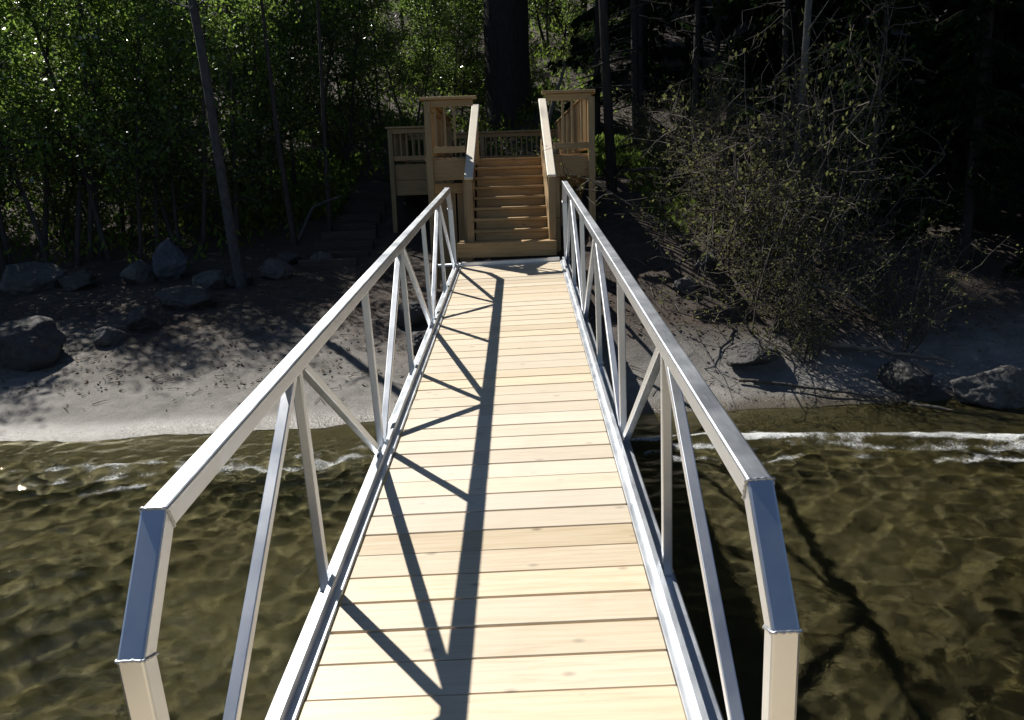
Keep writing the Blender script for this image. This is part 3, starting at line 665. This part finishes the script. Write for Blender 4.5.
lone_trunk('big_conifer', [(.12, 23, 2.6), (.15, 23, 8), (.2, 23.1, 15), (.25, 23.2, 26)], [.62, .55, .45, .12], 'bark_dark', 'massive dark trunk rising straight behind the deck', 60, 9, 3.6, -.2, ('needle', 16000, .34), 24, .5)
lone_trunk('pale_sapling', [(3.68, 11.0, .9), (3.70, 11.0, 1.9), (3.76, 11.0, 3.2), (3.80, 11.0, 4.6), (3.95, 11.1, 7.5)], [.042, .044, .046, .044, .025], 'bark_pale', 'pale slim trunk standing in the bare shrubs right of the gangway', 16, 14, 1.1, .3)
lone_trunk('dark_tree', [(1.75, 14, 1.7), (1.71, 14, 2.4), (1.63, 14, 4.0), (1.55, 14, 7.5), (1.5, 14, 11)], [.10, .085, .075, .06, .03], 'bark_dark', 'dark slender trunk close to the right corner of the deck', 14, 17, 1.0, 0)
for x, y, r_, ln, s_ in ((-5.0, 15.6, .05, .25, 31), (-3.9, 15.5, .06, -.3, 32), (-3.4, 16.2, .05, .1, 33), (-7.2, 14.9, .05, .2, 35)):
    z = ground_z(x, y) - .15
    o = lone_trunk('thin_trunk', [(x, y, z), (x + ln * .5, y, z + 2), (x + ln, y + .2, z + 5.5)], [r_, r_ * .8, r_ * .3], 'bark_alder', 'thin dark stem among the leafy shrubs behind the beach rocks', 6, s_, .8, .3, ('leaf', 900, .08)); o['group'] = 'thin stems behind the beach'

# ------------------------------------------------------------------ bare shrubs with first leaves (right bank)
def shrub(seed, H, nst, nleaf, lsize):
    rn = random.Random(seed); rg = np.random.default_rng(seed); mb = MB(); tips = []
    for s in range(nst):
        a = rn.uniform(0, 6.28); tilt = abs(rn.gauss(0, .55))
        lp, _ = limb_path((math.cos(a) * .15, math.sin(a) * .15, -.1), (math.cos(a) * tilt, math.sin(a) * tilt, 1), H * rn.uniform(.5, 1.1), .14, rn, 7, .02 + .03 * tilt)
        mb.tube(lp, [.013 * (1 - .8 * j / 7) + .002 for j in range(8)], 4, False)
        for j in range(2, 8):
            for _ in range(2):
                sp, sd = limb_path(lp[j], (rn.gauss(0, 1), rn.gauss(0, 1), rn.gauss(.25, .6)), H * .28 * rn.uniform(.5, 1.2), .22, rn, 4); mb.tube(sp, [.006, .005, .004, .003, .002], 3, False); tips += sp[1:]
                for q_ in sp[2:4]:
                    s2, _ = limb_path(q_, (rn.gauss(0, 1), rn.gauss(0, 1), rn.gauss(.2, .6)), H * .12, .2, rn, 2); mb.tube(s2, [.0035, .003, .002], 3, False); tips += s2[1:]
    tp = np.array([tuple(v) for v in tips]); c = tp[rg.integers(0, len(tp), nleaf)] + rg.normal(scale=.035, size=(nleaf, 3))
    return mb, c, lsize * rg.uniform(.5, 1.3, nleaf)
PS = []
for k in range(3):
    mb, c, s = shrub(101 + k, 2.1, 14, 1700, .045); root = empty('bare_shrub'); mb.build('branch', M['bark_twig'], root, True, False)
    link('foliage', leaf_mesh('foliage', c, s, M['leaf_bud'], 101 + k, .6, .4), root); PS.append(root)
spots = [(2.85, 9.4, 1.1), (3.3, 9.9, 1.2), (2.8, 10.7, 1.0), (3.9, 10.3, 1.1), (2.9, 11.4, 1.0), (3.6, 12.2, .95), (3.0, 12.7, .75), (2.8, 14.2, .65), (3.2, 14.0, .8), (2.9, 16.2, .8), (3.2, 8.9, .75), (4.3, 9.1, .65)]
used = set()
for i, (x, y, s) in enumerate(spots):
    k = i % 3; o = place(PS[k], x, y, s * (.85 + .3 * ((i * 7) % 5) / 4), i * 2.3, s * (.8, 1.25, 1.0, 1.5, .9)[i % 5], first=k not in used, dz=-.02); used.add(k)
    tag(o, 'twiggy shrub with sparse yellow-green young leaves on the right bank', 'shrub', 'twiggy shrubs on the right bank')

# ------------------------------------------------------------------ ground cover, driftwood, litter
rg = np.random.default_rng(8)
def blades(name, areas, mat, size, label):
    cs = []; ds = []
    for (x0, x1, y0, y1, n, h) in areas:
        for _ in range(n):
            x, y = rg.uniform(x0, x1), rg.uniform(y0, y1); cs.append((x, y, ground_z(x, y) + rg.uniform(.02, h))); ds.append((rg.normal(0, .5), rg.normal(0, .5), 1))
    o = link(name, leaf_mesh(name, np.array(cs), size * rg.uniform(.5, 1.3, len(cs)), M[mat], 4, .4, 0, np.array(ds))); tag(o, label, 'plants', None, 'stuff')
blades('ground_cover', [(1.5, 3.2, 15.3, 19, 2600, .35), (-5.5, -3.4, 17.0, 21, 3000, .3), (-2.6, -2.1, 19.5, 22, 400, .25), (-3.4, 1.5, 19.8, 24, 1500, .3), (2.0, 4.5, 11.5, 15, 900, .2), (-9, -4.5, 14, 17, 400, .4), (-14, -4, 16, 24, 5000, .5), (-5, 3, 22, 30, 5000, .5)], 'fern', .16, 'low green plants and ferns on the wooded banks')
cs = []
for _ in range(7000):
    x = rg.uniform(-8, 7); y = 8.7 + abs(rg.normal(0, 3.2)) if x < -.5 else 9.2 + abs(rg.normal(0, 3.0)); cs.append((x, y, ground_z(x, y) + .012))
o = link('leaf_litter', leaf_mesh('leaf_litter', np.array(cs), .045 * rg.uniform(.3, 1.4, len(cs)), M['litter'], 6, .5, 6., np.stack([np.cos(np.arange(len(cs)) * 2.4), np.sin(np.arange(len(cs)) * 2.4), np.zeros(len(cs))], 1))); tag(o, 'scattered dead leaves and bark chips on sand and soil', 'leaf litter', None, 'stuff')
mb = MB(); rn = random.Random(3)
for _ in range(650):
    x = rn.uniform(-7, 6.5); y = rn.uniform(8.2, 12.5); a = rn.gauss(0, .7); L = .03 + .22 * rn.random() ** 2.5; d = Vector((math.cos(a), math.sin(a), 0)) * L / 2
    p, q_ = Vector((x, y, 0)) - d, Vector((x, y, 0)) + d; p.z = ground_z(p.x, p.y) + .012; q_.z = ground_z(q_.x, q_.y) + .012; m = (p + q_) / 2 + Vector((0, rn.gauss(0, .02), .008)); mb.tube([p, m, q_], [.005, .004, .002], 4, False)
o = mb.build('stick_debris', M['drift'], None, True, False); tag(o, 'small sticks and twigs washed up across the beach', 'sticks', None, 'stuff')
def log(pts, r_, label, mat='drift'):
    mb = MB(); P = []
    for x, y, dz in pts: P.append(Vector((x, y, ground_z(x, y) + dz)))
    base = P[0]; F_ = []; k = 5
    for i in range(len(P) - 1):
        for j in range(k): F_.append(P[i].lerp(P[i + 1], j / k) - base + Vector((0, rn.gauss(0, r_ * .3), rn.gauss(0, r_ * .3))))
    F_.append(P[-1] - base); mb.tube(F_, [r_ * (1 - .6 * i / len(F_)) for i in range(len(F_))], 7); o = mb.build('driftwood', M[mat], None, True, False); o.location = base; return tag(o, label, 'driftwood')
log([(3.2, 9.0, .1), (4.0, 8.9, .12), (4.7, 8.75, .05)], .035, 'long thin branch lying on sand behind the flat topped rock')
log([(2.35, 8.45, .04), (3.1, 8.2, .06), (3.7, 8.05, .03)], .02, 'thin dark branch reaching to the water below the bare shrub', 'bark_twig')
log([(3.9, 7.95, .03), (4.4, 7.6, .04), (4.9, 7.2, .08)], .022, 'pale straight branch lying in the shallows by the big boulder')
log([(1.75, 15.4, .12), (2.6, 15.2, .15), (3.2, 15.1, .1)], .045, 'pale fallen log on the bank right of the deck')
log([(3.3, 9.5, .5), (3.75, 9.4, .42), (4.1, 9.35, .2)], .03, 'pale bent limb arching out of the twiggy shrubs')
log([(-3.75, 15.2, .15), (-3.45, 15.2, .7), (-2.95, 15.4, .85)], .04, 'grey fallen limb propped on the shaded bank left of the steps', 'bark_grey')
log([(.95, 20.6, .1), (1.25, 20.8, .9), (1.5, 21.0, 1.5)], .07, 'pale leaning log seen through the right deck railing')
